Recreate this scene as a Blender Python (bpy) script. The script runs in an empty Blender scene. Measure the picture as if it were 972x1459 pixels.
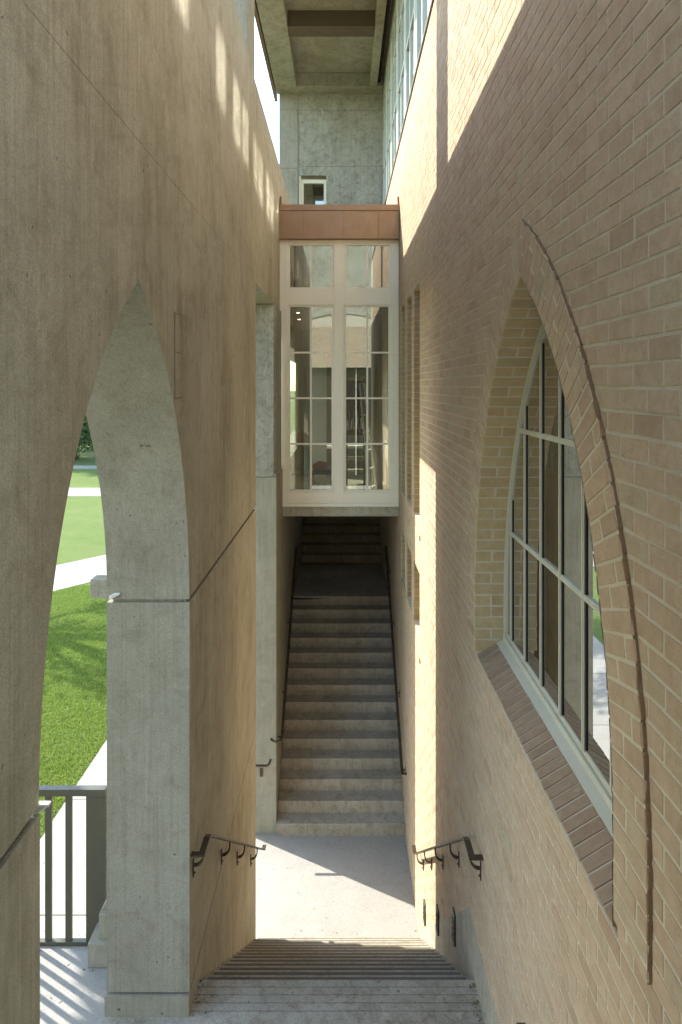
import bpy, math, random
import numpy as np
from mathutils import Vector
from mathutils.geometry import tessellate_polygon
R = math.radians
random.seed(7)
SC = bpy.context.scene
COL = SC.collection

# ------------------------------------------------------------------ camera, world, sun, exposure
F = 972.7                                   # focal length in photo pixels (24 mm on a 24x36 mm upright frame)
cd = bpy.data.cameras.new('camera')
cam = bpy.data.objects.new('camera', cd); COL.objects.link(cam)
cd.sensor_fit = 'VERTICAL'; cd.sensor_height = 36; cd.sensor_width = 24; cd.lens = 24
cd.shift_x = -2 / 1459; cd.shift_y = -179.5 / 1459
cd.clip_start = 0.05; cd.clip_end = 2000
cam.location = (0, 0, 0); cam.rotation_euler = (R(90), 0, 0)
SC.camera = cam

SUN = Vector((1, -.60, -.84)).normalized()
w = bpy.data.worlds.new('World'); SC.world = w; w.use_nodes = True
nt = w.node_tree
bg = nt.nodes['Background']; sky = nt.nodes.new('ShaderNodeTexSky')
sky.sky_type = 'NISHITA'; sky.sun_disc = False
sky.sun_elevation = math.asin(-SUN.z); sky.sun_rotation = math.atan2(-SUN.x, -SUN.y) % (2 * math.pi)
sky.air_density = 1.0; sky.dust_density = .6; sky.ozone_density = 1.5
nt.links.new(sky.outputs[0], bg.inputs[0]); bg.inputs[1].default_value = 0.15
sl = bpy.data.lights.new('sun', 'SUN'); sl.energy = 2.0; sl.angle = R(.5); sl.color = (1, .985, .99)
so = bpy.data.objects.new('sun', sl); COL.objects.link(so)
so.rotation_euler = SUN.to_track_quat('-Z', 'Y').to_euler()
vs = SC.view_settings
vs.view_transform = 'Standard'; vs.look = 'None'; vs.gamma = 1; vs.use_curve_mapping = False
vs.exposure = 2.6
vs.use_white_balance = True; vs.white_balance_temperature = 7050; vs.white_balance_tint = 4
cy = SC.cycles
cy.max_bounces = 18; cy.diffuse_bounces = 14; cy.glossy_bounces = 5; cy.transmission_bounces = 6; cy.transparent_max_bounces = 16
cy.blur_glossy = 0.0; cy.caustics_reflective = True; cy.sample_clamp_indirect = 0
cy.use_denoising = True
cy.use_guiding = True; cy.use_surface_guiding = True; cy.use_volume_guiding = False; cy.surface_guiding_probability = .6

# ------------------------------------------------------------------ helpers
def tag(o, label=None, cat=None, group=None, kind=None):
    if label: o['label'] = label
    if cat: o['category'] = cat
    if group: o['group'] = group
    if kind: o['kind'] = kind
    return o

def empty(name, loc=(0, 0, 0)):
    o = bpy.data.objects.new(name, None); COL.objects.link(o); o.location = loc; o.empty_display_size = .1
    return o

class MB:
    def __init__(s): s.v = []; s.f = []; s.m = []; s.c = []
    def face(s, pts, mi=0, c=0.5):
        n = len(s.v); s.v += [tuple(p) for p in pts]; s.f.append(tuple(range(n, n + len(pts)))); s.m.append(mi); s.c.append(c)
    def raw(s, vs_, fs, mi=0, c=0.5):
        n = len(s.v); s.v += [tuple(p) for p in vs_]
        for f in fs: s.f.append(tuple(i + n for i in f)); s.m.append(mi); s.c.append(c)
    def box(s, x0, x1, y0, y1, z0, z1, mi=0, c=.5, bev=0):
        if bev <= 0:
            v = [(x, y, z) for x in (x0, x1) for y in (y0, y1) for z in (z0, z1)]
            s.raw(v, [(0, 1, 3, 2), (4, 6, 7, 5), (0, 4, 5, 1), (2, 3, 7, 6), (0, 2, 6, 4), (1, 5, 7, 3)], mi, c)
            return
        b = min(bev, (x1 - x0) * .45, (y1 - y0) * .45, (z1 - z0) * .45)
        import bmesh
        bm = bmesh.new(); bmesh.ops.create_cube(bm, size=1)
        for q in bm.verts:
            q.co = Vector(((x0 + x1) / 2 + q.co.x * (x1 - x0), (y0 + y1) / 2 + q.co.y * (y1 - y0), (z0 + z1) / 2 + q.co.z * (z1 - z0)))
        bmesh.ops.bevel(bm, geom=bm.edges[:], offset=b, segments=2, affect='EDGES', profile=.5)
        bm.verts.index_update()
        s.raw([q.co.copy() for q in bm.verts], [[q.index for q in f.verts] for f in bm.faces], mi, c); bm.free()
    def prism(s, loops, a, b, axis='x', mi=0):
        """loops: outer polygon then holes, in the two other axes; extruded from a to b along axis"""
        def P(p, d):
            return (d, p[0], p[1]) if axis == 'x' else ((p[0], d, p[1]) if axis == 'y' else (p[0], p[1], d))
        flat = [p for l in loops for p in l]
        tris = tessellate_polygon([[Vector((p[0], p[1], 0)) for p in l] for l in loops])
        n = len(flat)
        s.raw([P(p, a) for p in flat] + [P(p, b) for p in flat],
              [tuple(t) for t in tris] + [tuple(i + n for i in reversed(t)) for t in tris], mi)
        for l in loops:
            k = len(l)
            for i in range(k):
                p, q = l[i], l[(i + 1) % k]
                s.face([P(p, a), P(q, a), P(q, b), P(p, b)], mi)
    def tube(s, pts, r, seg=8, mi=0, r1=None, cap=True):
        pts = [Vector(p) for p in pts]; rings = []
        for i, p in enumerate(pts):
            d = (pts[min(i + 1, len(pts) - 1)] - pts[max(i - 1, 0)]).normalized()
            u = d.orthogonal().normalized() if i == 0 else (u - d * u.dot(d)).normalized()
            v = d.cross(u); rr = r if r1 is None else r + (r1 - r) * i / (len(pts) - 1)
            rings.append([p + (u * math.cos(t) + v * math.sin(t)) * rr for t in [2 * math.pi * k / seg for k in range(seg)]])
        fs = []
        for i in range(len(pts) - 1):
            for k in range(seg):
                fs.append((i * seg + k, i * seg + (k + 1) % seg, (i + 1) * seg + (k + 1) % seg, (i + 1) * seg + k))
        if cap: fs += [tuple(range(seg))[::-1], tuple(range((len(pts) - 1) * seg, len(pts) * seg))]
        s.raw([q for r_ in rings for q in r_], fs, mi)
    def sweep(s, pts, side, wd, th, mi=0):
        """rectangular bar along pts; side = constant sideways vector, wd across it, th the other way"""
        pts = [Vector(p) for p in pts]; side = Vector(side); rings = []
        for i, p in enumerate(pts):
            a = (pts[i] - pts[i - 1]).normalized() if i else None
            b = (pts[i + 1] - pts[i]).normalized() if i < len(pts) - 1 else None
            d = a if b is None else (b if a is None else (a + b).normalized())
            up = side.cross(d).normalized(); k = 1 if (a is None or b is None) else 1 / max(.3, d.dot(b))
            rings.append([p + side * wd / 2 * q + up * th / 2 * k * e for q, e in ((-1, -1), (1, -1), (1, 1), (-1, 1))])
        fs = []
        for i in range(len(pts) - 1):
            for k in range(4): fs.append((i * 4 + k, i * 4 + (k + 1) % 4, i * 4 + 4 + (k + 1) % 4, i * 4 + 4 + k))
        fs += [(3, 2, 1, 0), tuple(range(len(pts) * 4 - 4, len(pts) * 4))]
        s.raw([q for r_ in rings for q in r_], fs, mi)
    def build(s, name, mats, parent=None, smooth=False, recalc=True):
        me = bpy.data.meshes.new(name); me.from_pydata(s.v, [], s.f)
        if not isinstance(mats, (list, tuple)): mats = [mats]
        for m in mats: me.materials.append(m)
        me.polygons.foreach_set('material_index', s.m)
        if len(set(s.c)) > 1:
            a = me.attributes.new('tone', 'FLOAT', 'FACE'); a.data.foreach_set('value', s.c)
        if recalc:
            import bmesh
            bm = bmesh.new(); bm.from_mesh(me); bmesh.ops.recalc_face_normals(bm, faces=bm.faces[:]); bm.to_mesh(me); bm.free()
        if smooth: me.polygons.foreach_set('use_smooth', [True] * len(me.polygons))
        me.update()
        o = bpy.data.objects.new(name, me); COL.objects.link(o)
        if parent:
            o.parent = parent
            if parent.type == 'EMPTY' or True:
                o.matrix_parent_inverse = parent.matrix_basis.inverted() if parent.parent is None else parent.matrix_basis.inverted()
        return o

# ------------------------------------------------------------------ materials
class N:
    def __init__(s, name):
        s.m = bpy.data.materials.new(name); s.m.use_nodes = True; s.t = s.m.node_tree
        s.b = s.t.nodes['Principled BSDF']; s.out = s.t.nodes['Material Output']
        s.tc = s.t.nodes.new('ShaderNodeTexCoord')
    def n(s, k, **kw):
        q = s.t.nodes.new(k)
        for a, b in kw.items(): setattr(q, a, b)
        return q
    def l(s, a, b): s.t.links.new(a, b)
    def noise(s, scale, detail=6, rough=.6, vec=None, sc=(1, 1, 1), dist=0):
        mp = s.n('ShaderNodeMapping'); mp.inputs['Scale'].default_value = sc
        s.l(vec or s.tc.outputs['Object'], mp.inputs[0])
        q = s.n('ShaderNodeTexNoise'); q.inputs['Scale'].default_value = scale; q.inputs['Detail'].default_value = detail
        q.inputs['Roughness'].default_value = rough; q.inputs['Distortion'].default_value = dist
        s.l(mp.outputs[0], q.inputs['Vector']); return q.outputs[0]
    def ramp(s, fac, stops):
        q = s.n('ShaderNodeValToRGB'); e = q.color_ramp.elements
        while len(e) < len(stops): e.new(.5)
        for i, (p, c) in enumerate(stops):
            e[i].position = p; e[i].color = (c, c, c, 1) if not isinstance(c, tuple) else (*c, 1)
        s.l(fac, q.inputs[0]); return q.outputs[0]
    def mix(s, fac, a, b, mode='MIX'):
        q = s.n('ShaderNodeMix', data_type='RGBA', blend_type=mode)
        for v, i in ((fac, 0), (a, 6), (b, 7)):
            if isinstance(v, (int, float)): q.inputs[i].default_value = v
            elif isinstance(v, tuple): q.inputs[i].default_value = (*v, 1)
            else: s.l(v, q.inputs[i])
        return q.outputs[2]
    def bump(s, h, strength, dist=.01, nrm=None):
        q = s.n('ShaderNodeBump'); q.inputs['Strength'].default_value = strength; q.inputs['Distance'].default_value = dist
        s.l(h, q.inputs['Height'])
        if nrm: s.l(nrm, q.inputs['Normal'])
        return q.outputs[0]
    def done(s, col, rough=.8, nrm=None, metal=0, spec=.3):
        if isinstance(col, tuple): s.b.inputs['Base Color'].default_value = (*col, 1)
        else: s.l(col, s.b.inputs['Base Color'])
        if isinstance(rough, (int, float)): s.b.inputs['Roughness'].default_value = rough
        else: s.l(rough, s.b.inputs['Roughness'])
        s.b.inputs['Metallic'].default_value = metal; s.b.inputs['Specular IOR Level'].default_value = spec
        if nrm: s.l(nrm, s.b.inputs['Normal'])
        return s.m

def concrete(name, c1, c2, stain, streak=.5, sc=1.0, warm=None, blotch=.5, swirl=0):
    """c1/c2 light and dark tones of the mix, stain a darker run-off colour"""
    k = N(name)
    a = k.ramp(k.noise(.8 * sc, 10, .66, sc=(1, 1, .7), dist=.9), [(.30, c2), (.68, c1)])
    if warm:                                                        # rusty patches of old form oil
        a = k.mix(k.ramp(k.noise(.45 * sc, 8, .64, sc=(1, 1, .5), dist=.8), [(.44, 0.), (.70, .55)]), a, warm)
    # run-off streaks only inside patches, so they do not read as boards
    pm = k.ramp(k.noise(.7 * sc, 5, .6, dist=.5), [(.42, 0.), (.66, 1.)])
    st = k.ramp(k.noise(2.0 * sc, 9, .72, sc=(1.5, 1.5, .16), dist=.5), [(.38, streak), (.60, 0.)])
    a = k.mix(k.mix(1., st, pm, 'MULTIPLY'), a, stain, 'MULTIPLY')
    st2 = k.ramp(k.noise(9 * sc, 6, .7, sc=(2.0, 2.0, .09)), [(.40, streak * .5), (.58, 0.)])
    a = k.mix(k.mix(.75, st2, pm, 'MULTIPLY'), a, stain, 'MULTIPLY')
    sw = k.ramp(k.noise(1.3 * sc, 6, .55, sc=(1, 1, 1.4), dist=3.5), [(.46, 0.), (.50, .30 * swirl), (.54, 0.)])   # trowel and form swirls
    a = k.mix(sw, a, stain, 'MULTIPLY')
    s2 = k.ramp(k.noise(.55 * sc, 3, .45, sc=(1, .8, 1.3), dist=2.2), [(.470, 0.), (.50, .40 * swirl), (.525, 0.)])
    a = k.mix(s2, a, tuple(x * .95 for x in stain), 'MULTIPLY')
    lg = k.ramp(k.noise(.28 * sc, 4, .6, sc=(1, 1, .35)), [(.38, blotch * .8), (.62, 0.)])
    a = k.mix(lg, a, tuple(min(1, x * 1.25) for x in stain), 'MULTIPLY')
    bl = k.noise(4.5 * sc, 11, .74, dist=.8)
    a = k.mix(k.ramp(bl, [(.34, blotch), (.52, 0.)]), a, stain, 'MULTIPLY')
    lite = k.noise(5.0 * sc, 10, .74, sc=(1, 1, .45), dist=1.0)
    a = k.mix(k.ramp(lite, [(.56, 0.), (.72, blotch * .6)]), a, tuple(min(1, x * 1.38) for x in c1))
    pores = k.noise(75, 2, .5)
    a = k.mix(k.ramp(pores, [(.24, .6), (.31, 0.)]), a, (.4, .38, .33), 'MULTIPLY')
    fs = k.ramp(k.noise(32, 4, .6, sc=(2, 2, .035)), [(.36, .32), (.50, 0.)])
    a = k.mix(fs, a, stain, 'MULTIPLY')
    ws = k.ramp(k.noise(20, 5, .7, sc=(2.4, 2.4, .07), dist=.2), [(.63, 0.), (.72, .35)])
    a = k.mix(ws, a, tuple(min(1, x * 1.4) for x in c1))
    pits = k.ramp(k.noise(26, 1, .4, sc=(1, 1, .8)), [(.215, .8), (.245, 0.)])
    a = k.mix(pits, a, (.30, .27, .22), 'MULTIPLY')
    gr = k.noise(150, 3, .65)
    a = k.mix(.22, a, k.ramp(gr, [(.3, .0), (.7, 1.)]), 'OVERLAY')
    h = k.mix(.35, k.noise(24, 8, .6), k.noise(140, 4, .6))
    nb = k.bump(k.noise(1.6, 3, .5), .12, .05)
    nb = k.bump(h, .35, .012, nb)
    nb = k.bump(pores, .25, .006, nb)
    return k.done(a, .86, nb, spec=.25)

M = {}
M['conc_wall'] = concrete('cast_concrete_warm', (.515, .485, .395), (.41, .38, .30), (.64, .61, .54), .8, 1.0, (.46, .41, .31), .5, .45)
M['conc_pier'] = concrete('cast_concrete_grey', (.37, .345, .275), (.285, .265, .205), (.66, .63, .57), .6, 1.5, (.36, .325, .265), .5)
M['conc_roof'] = concrete('cast_concrete_roof', (.46, .445, .37), (.34, .33, .27), (.55, .5, .42), .3, 1.2, (.33, .27, .18), .7)
M['conc_back'] = concrete('cast_concrete_mottled', (.45, .44, .38), (.30, .295, .25), (.58, .56, .51), .3, 2.0, None, .9)
M['conc_step'] = concrete('stair_concrete', (.44, .415, .355), (.34, .32, .27), (.55, .47, .38), .15, 2.2, None, .7)
M['conc_floor'] = concrete('floor_concrete', (.325, .31, .285), (.295, .28, .257), (.75, .71, .65), .1, 1.6, None, .25)
M['paving'] = concrete('pale_paving', (.31, .29, .265), (.27, .255, .23), (.8, .76, .7), .05, 1.2, None, .3)

def flat(name, col, rough=.5, metal=0, spec=.4, var=.12, bscale=90, bstr=.08):
    k = N(name)
    c = k.mix(k.ramp(k.noise(5, 6, .65, dist=.3), [(.3, var), (.7, 0.)]), col, tuple(x * .55 for x in col))
    c = k.mix(k.ramp(k.noise(40, 4, .6), [(.35, var * .8), (.6, 0.)]), c, tuple(x * .6 for x in col))
    r = k.ramp(k.noise(9, 5, .6), [(.3, max(.05, rough - .12)), (.7, min(1, rough + .12))])
    return k.done(c, r, k.bump(k.noise(bscale, 4, .6), bstr, .004), metal, spec)
M['cream'] = flat('cream_paint', (.83, .78, .65), .45, var=.10)
M['sage'] = flat('sage_paint', (.43, .41, .33), .4, var=.12)
M['clere'] = flat('pale_green_paint', (.46, .49, .44), .4, var=.12)
M['grip'] = flat('grit_strip', (.17, .15, .12), .9, var=.4)
M['copper'] = flat('copper_sheet', (.34, .20, .105), .45, .35, .5, var=.3, bscale=7, bstr=.15)
M['fascia'] = flat('brown_metal', (.20, .105, .065), .5, .2, var=.25)
M['steel_brown'] = flat('painted_steel_beam', (.13, .095, .062), .55, .1, var=.3)
M['bronze'] = flat('dark_bronze', (.10, .075, .052), .33, .6, .5, var=.3)
M['rail_paint'] = flat('olive_paint', (.085, .075, .048), .45, 0, .4, var=.15)
M['black'] = flat('black_rubber', (.015, .014, .013), .6)
M['plaster'] = flat('warm_plaster', (.33, .295, .235), .8, var=.1)
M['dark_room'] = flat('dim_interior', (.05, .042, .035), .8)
M['white'] = flat('white_paint', (.74, .72, .66), .4, var=.06)
M['green_cloth'] = flat('green_cloth', (.05, .16, .05), .85)
M['red_paper'] = flat('coral_paper', (.50, .16, .12), .7)
M['blue_cloth'] = flat('blue_cloth', (.05, .09, .22), .85)
M['chrome'] = flat('chrome', (.7, .7, .7), .15, 1, .5, var=.05)
M['brown_dark'] = flat('dark_backdrop', (.03, .018, .012), .8)
M['orange'] = flat('terracotta_cloth', (.38, .15, .07), .8)
M['sealant'] = flat('white_sealant', (.72, .70, .64), .7)
k = N('lamp_glow'); k.b.inputs['Emission Color'].default_value = (1, .85, .6, 1); k.b.inputs['Emission Strength'].default_value = 3; M['lamp'] = k.done((.8, .75, .65))

# glass: clear with fresnel reflection
def glass(name, tint=(1, 1, 1), rough=0.0, ior=1.55, boost=0.0, refl=.95):
    k = N(name)
    tr = k.n('ShaderNodeBsdfTransparent'); tr.inputs[0].default_value = (*tint, 1)
    gl = k.n('ShaderNodeBsdfGlossy'); gl.inputs['Roughness'].default_value = rough; gl.inputs[0].default_value = (refl, refl * 1.01, refl, 1)
    fr = k.n('ShaderNodeFresnel'); fr.inputs[0].default_value = ior
    ad = k.n('ShaderNodeMath', operation='ADD', use_clamp=True); ad.inputs[1].default_value = boost; k.l(fr.outputs[0], ad.inputs[0])
    mx = k.n('ShaderNodeMixShader'); k.l(ad.outputs[0], mx.inputs[0]); k.l(tr.outputs[0], mx.inputs[1]); k.l(gl.outputs[0], mx.inputs[2])
    k.l(mx.outputs[0], k.out.inputs[0]); k.t.nodes.remove(k.b); return k.m
M['glass'] = glass('clear_glass', (.70, .73, .66), 0, 1.6, .17)
M['glass_arch'] = glass('arch_window_glass', (.45, .46, .43), 0, 1.6, .10, .66)
M['glass_clere'] = glass('clerestory_glass', (.55, .6, .57), .08, 1.7, .40)

# brick and mortar
def brick_mat(name, ramp, dark=1.0):
    k = N(name)
    at = k.n('ShaderNodeAttribute', attribute_name='tone', attribute_type='GEOMETRY')
    c = k.ramp(at.outputs['Fac'], ramp)
    c = k.mix(k.ramp(k.noise(16, 7, .7, dist=.5), [(.35, .45), (.6, 0.)]), c, (.70, .58, .50), 'MULTIPLY')
    c = k.mix(k.ramp(k.noise(28, 6, .7, dist=.6), [(.58, 0.), (.74, .40)]), c, (.56, .47, .34))   # mortar smear
    c = k.mix(k.ramp(k.noise(130, 3, .6), [(.26, .6), (.38, 0.)]), c, (.35, .28, .22), 'MULTIPLY')
    c = k.mix(k.ramp(k.noise(.5, 5, .6), [(.4, .22), (.65, 0.)]), c, (.62, .60, .55), 'MULTIPLY')
    h = k.mix(.4, k.noise(30, 8, .65), k.noise(150, 4, .65))
    return k.done(c, .9, k.bump(h, .8, .014), spec=.2)
BR = [(0, (.38, .27, .185)), (.12, (.425, .312, .215)), (.35, (.455, .338, .235)), (.6, (.47, .352, .245)), (.8, (.475, .362, .252)), (.93, (.45, .36, .245)), (1, (.40, .32, .22))]
M['brick'] = brick_mat('tan_brick', BR)
M['brick_reveal'] = brick_mat('honey_brick', [(p, (c[0] * 1.02, c[1] * 1.06, c[2] * .92)) for p, c in BR])
M['brick_sill'] = brick_mat('plum_brick', [(p, (c[0] * .64, c[1] * .61, c[2] * .60)) for p, c in BR])
k = N('mortar')
c = k.ramp(k.noise(9, 7, .65), [(.3, (.47, .405, .305)), (.7, (.53, .47, .365))])
c = k.mix(k.ramp(k.noise(120, 3, .6), [(.28, .5), (.4, 0.)]), c, (.5, .45, .4), 'MULTIPLY')
M['mortar'] = k.done(c, .95, k.bump(k.mix(.5, k.noise(25, 5, .7), k.noise(70, 6, .7)), .8, .016), spec=.15)

k = N('lawn_soil')
c = k.ramp(k.noise(.35, 8, .65), [(.3, (.115, .165, .035)), (.7, (.165, .215, .06))])
c = k.mix(k.ramp(k.noise(2.2, 8, .7, dist=.5), [(.46, 0.), (.70, .7)]), c, (.19, .175, .08))
c = k.mix(k.ramp(k.noise(28, 6, .7), [(.38, .6), (.58, 0.)]), c, (.4, .5, .35), 'MULTIPLY')
M['lawn'] = k.done(c, .9, k.bump(k.noise(45, 6, .7), 1., .05), spec=.1)
def leafmat(name, a, b):
    k = N(name)
    at = k.n('ShaderNodeAttribute', attribute_name='tone', attribute_type='GEOMETRY')
    c = k.ramp(at.outputs['Fac'], [(0, a), (1, b)])
    k.b.inputs['Transmission Weight'].default_value = 0
    d = k.n('ShaderNodeBsdfTranslucent'); k.l(c, d.inputs[0])
    k.done(c, .55, spec=.3)
    mx = k.n('ShaderNodeMixShader'); mx.inputs[0].default_value = .3
    k.l(k.b.outputs[0], mx.inputs[1]); k.l(d.outputs[0], mx.inputs[2]); k.l(mx.outputs[0], k.out.inputs[0]); return k.m
M['blade'] = leafmat('grass_blade', (.15, .235, .03), (.28, .35, .085))
M['leaf'] = leafmat('oak_leaf', (.035, .065, .022), (.095, .135, .05))
M['bark'] = flat('bark', (.10, .075, .05), .95, var=.5, bscale=18, bstr=.9)

# ------------------------------------------------------------------ dimensions
XL, XR = -1.0, .919            # wall faces
ZF, ZL = -4.11, -6.55          # upper floor and street landing
NR = 14; RI = (ZF - ZL) / NR
Y0, T1 = 4.725, .2447          # lower flight
YU, T2 = 9.94, .2615           # upper flight
YE = Y0 + 13 * T1              # foot of lower flight
def pz(y, Y): return (550 - y) * Y / F
def pxx(x, Y): return (x - 488) * Y / F

# ------------------------------------------------------------------ ground, paths
g = MB(); g.box(-700, 700, -300, 900, ZL - .5, ZL - .012); tag(g.build('lawn', M['lawn']), kind='structure')
g = MB()
yy = -20.
while yy < 21.0:
    g.box(-4.37, -1.56, yy, yy + 2.36, ZL - .3, ZL - .004, bev=.006); yy += 2.372
tag(g.build('path', M['paving']), kind='structure')
g = MB()                        # path crossing the lawn at an angle
a = Vector((-14.5, 20.6)); b = Vector((-2.0, 29.8)); dd = (b - a).normalized(); nn = Vector((-dd.y, dd.x))
a0 = Vector((-9.1, 21.97)); dd = Vector((.62, .78)).normalized(); nn = Vector((-dd.y, dd.x))
for i in range(-8, 10):
    p = a0 + dd * i * 2.4; q = a0 + dd * (i * 2.4 + 2.388)
    g.prism([[tuple(p), tuple(q), tuple(q + nn * 2.9), tuple(p + nn * 2.9)]], ZL - .3, ZL + .002, 'z')
tag(g.build('path', M['paving']), kind='structure')
g = MB()
for i in range(30):
    g.box(-60 + i * 3, -60 + i * 3 + 2.985, 40.6, 43.9, ZL - .3, ZL + .004)
tag(g.build('path', M['paving']), kind='structure')
g = MB(); g.box(-160, 160, 54.3, 56.2, ZL - .3, ZL + .006); tag(g.build('road', concrete('asphalt', (.30, .285, .25), (.26, .245, .22), (.7, .7, .7), .1, 1, None, .3)), kind='structure')
g = MB(); g.box(-160, 160, 53.9, 54.29, ZL - .3, ZL + .13); tag(g.build('kerb', M['paving']), kind='structure')

# grass blades on the lawn seen through the arch
rng = np.random.default_rng(3)
n = 110000
Yg = 9.0 + 13.5 * rng.random(n) ** .8; Xg = -Yg * (.30 + .22 * rng.random(n))
ok = (Xg < -4.40) & (((Xg - a0.x) * nn.x + (Yg - a0.y) * nn.y) < -.03); Xg, Yg = Xg[ok], Yg[ok]; n = len(Xg)
hh = .022 + .038 * rng.random(n); an = rng.random(n) * 6.283; ln = .03 * rng.random(n); wd = .006 + .005 * rng.random(n)
ca, sa = np.cos(an), np.sin(an)
V = np.zeros((n, 3, 3)); z = np.full(n, ZL - .012)
V[:, 0] = np.stack([Xg - ca * wd, Yg - sa * wd, z], 1); V[:, 1] = np.stack([Xg + ca * wd, Yg + sa * wd, z], 1)
V[:, 2] = np.stack([Xg - sa * ln, Yg + ca * ln, z + hh], 1)
me = bpy.data.meshes.new('grass'); me.from_pydata(V.reshape(-1, 3).tolist(), [], np.arange(n * 3).reshape(-1, 3).tolist())
at = me.attributes.new('tone', 'FLOAT', 'FACE'); at.data.foreach_set('value', rng.random(n).astype(np.float32))
me.materials.append(M['blade']); o = bpy.data.objects.new('grass', me); COL.objects.link(o)
tag(o, 'short bright green grass blades of the sunlit lawn', 'grass', kind='stuff')

# ------------------------------------------------------------------ floors and stairs
g = MB(); g.box(-1.56, XR + .3, YE, YU + .6, ZL - .3, ZL); tag(g.build('landing', M['conc_floor']), kind='structure')
g = MB()
g.box(XL - .55, XR + .3, -6, Y0 - .24, ZF - .3, ZF)
yq = Y0 - .24
for i in range(4):                       # grooved warning strip ahead of the first step
    g.box(XL - .55, XR + .3, yq, yq + .008, ZF - .3, ZF - .006); g.box(XL - .55, XR + .3, yq + .008, yq + .06, ZF - .3, ZF); yq += .06
tag(g.build('floor', M['conc_step']), kind='structure')
g = MB(); g.box(-7, XL - .552, -6, 5.06, ZF - .25, ZF - .003); tag(g.build('terrace', M['conc_floor']), kind='structure')

def flight(name, label, x0, x1, ys, t, z_start, n, up, skip_last=False):
    e = empty(name, (0, ys, z_start)); tag(e, label, 'staircase')
    for i in range(1, n + 1):
        m = MB()
        if up:
            za, zb = z_start + (i - 1) * RI, z_start + i * RI
            ya = ys + (i - 1) * t
            m.box(x0, x1, ya, ya + t + .30, za - .12, zb, bev=.008)
        else:
            zb = z_start - i * RI; ya = ys + (i - 1) * t
            m.box(x0, x1, ya - .25, ya + t, zb - .25, zb, bev=.008)
        st_ = m.build('step', M['conc_step'], e)
        if not up:
            m = MB(); m.box(x0 + .02, x1 - .02, ya + t - .060, ya + t - .022, zb - .01, zb + .0012); m.build('grip_strip', M['grip'], st_)
    return e
flight('concrete_stair', 'concrete flight descending from the near floor to the sunlit landing', XL + .003, XR - .003, Y0, T1, ZF, 13, False)
STAIR_UP = flight('concrete_stair', 'concrete flight rising from the sunlit landing under the glazed bay', -.963, XR - .003, YU, T2, ZL, NR, True)
flight('concrete_stair', 'dark upper flight glimpsed beyond the shaded landing under the bay', -.963, XR - .003, 15.88, T2, ZF, 10, True)
m = MB(); zc_ = ZF - .045; yf_ = YU + 13 * T2
m.prism([[(-.955, zc_ - .022), (-.70, zc_ - .018), (-.45, zc_ - .004), (-.22, zc_ + .004), (-.45, zc_ + .010), (-.80, zc_ + .016), (-.955, zc_ + .03)]], yf_ - .0015, yf_ + .01, 'y')
m.build('crack', M['black'], STAIR_UP)
g = MB(); g.box(-.963, XR - .003, YU + 13 * T2 + .28, 16.1, ZF - .4, ZF - .002); tag(g.build('landing', M['conc_step']), kind='structure')

# ------------------------------------------------------------------ left concrete wall with the pointed arch
AN, AF, AZ = 2.257, 4.462, -1.395
ARR = AF - AN
def arch_pts(yn, yf, zs, rr, k=26):
    """from near springing over the apex to far springing; rr = radius (>= span/2), centres on the springing line"""
    cn, cf = yn + rr, yf - rr                      # centre of the near arc, of the far arc
    mid = (yn + yf) / 2; aa = math.acos((cn - mid) / rr)
    near = [(cn - rr * math.cos(aa * i / k), zs + rr * math.sin(aa * i / k)) for i in range(k + 1)]
    far = [(cf + rr * math.cos(aa * i / k), zs + rr * math.sin(aa * i / k)) for i in range(k, -1, -1)]
    return near + far[1:]
XO = -1.54; ZCOL = 5.97 * 1.12
lw = empty('concrete_wall', (-1.27, 3.36, ZF)); tag(lw, 'tall streaky warm concrete wall pierced by a pointed arch onto the lawn', 'wall')
YW = .3                          # the wall stops behind the photographer
m = MB(); J = .008
m.prism([[(YW, ZL - .4), (AN - .012, ZL - .4), (AN - .012, -3.97 - J), (YW, -3.97 - J)]], XO - .01, XL)
m.prism([[(AF - .015, ZL - .4), (6.195, ZL - .4), (6.195, -3.97 - J), (AF - .015, -3.97 - J)]], XO - .01, XL)
m.prism([[(6.203, ZL - .4), (7.87, ZL - .4), (7.87, -3.97 - J), (6.203, -3.97 - J)]], XO - .01, XL)
m.prism([[(YW, -3.97 + J), (AN, -3.97 + J), (AN, AZ - J - .012), (YW, AZ - J - .012)]], XO, XL)
m.prism([[(AF, -3.97 + J), (6.195, -3.97 + J), (6.195, AZ - J - .012), (AF, AZ - J - .012)]], XO, XL)
m.prism([[(6.201, -3.97 + J), (7.87, -3.97 + J), (7.87, AZ - J - .012), (6.201, AZ - J - .012)]], XO, XL)
m.box(XO + .05, XL - .03, 6.1, 6.3, ZL, AZ - .1)
ap = arch_pts(AN - .004, AF + .004, AZ, ARR + .008)
m.prism([[(YW, AZ + J), (AN - .004, AZ + J)] + ap + [(AF + .004, AZ + J), (7.87, AZ + J), (7.87, 1.206 - .0015), (YW, 1.206 - .0015)]], XO, XL - .002)
m.prism([[(YW, 1.206 + .0015), (7.80, 1.206 + .0015), (7.80, 3.55), (YW, 3.55)]], XO, XL - .002)
m.prism([[(7.806, 1.206 + .0015), (15.7, 1.206 + .0015), (15.7, 3.55), (7.806, 3.55)]], XO, XL - .014)
for (ya, yb) in ((YW + .03, AN - .022), (AF + .022, 7.85)):
    m.box(XO + .03, XL - .022, ya, yb, -4.2, -3.8); m.box(XO + .03, XL - .022, ya, yb, AZ - .2, AZ + .2)
m.box(XO + .03, XL - .0032, YW + .03, 7.85, 1.1, 1.3); m.box(XO + .03, XL - .03, 7.7, 7.9, 1.25, 3.5)
wb = m.build('wall_body', [M['conc_wall'], M['conc_pier']], lw)
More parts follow.
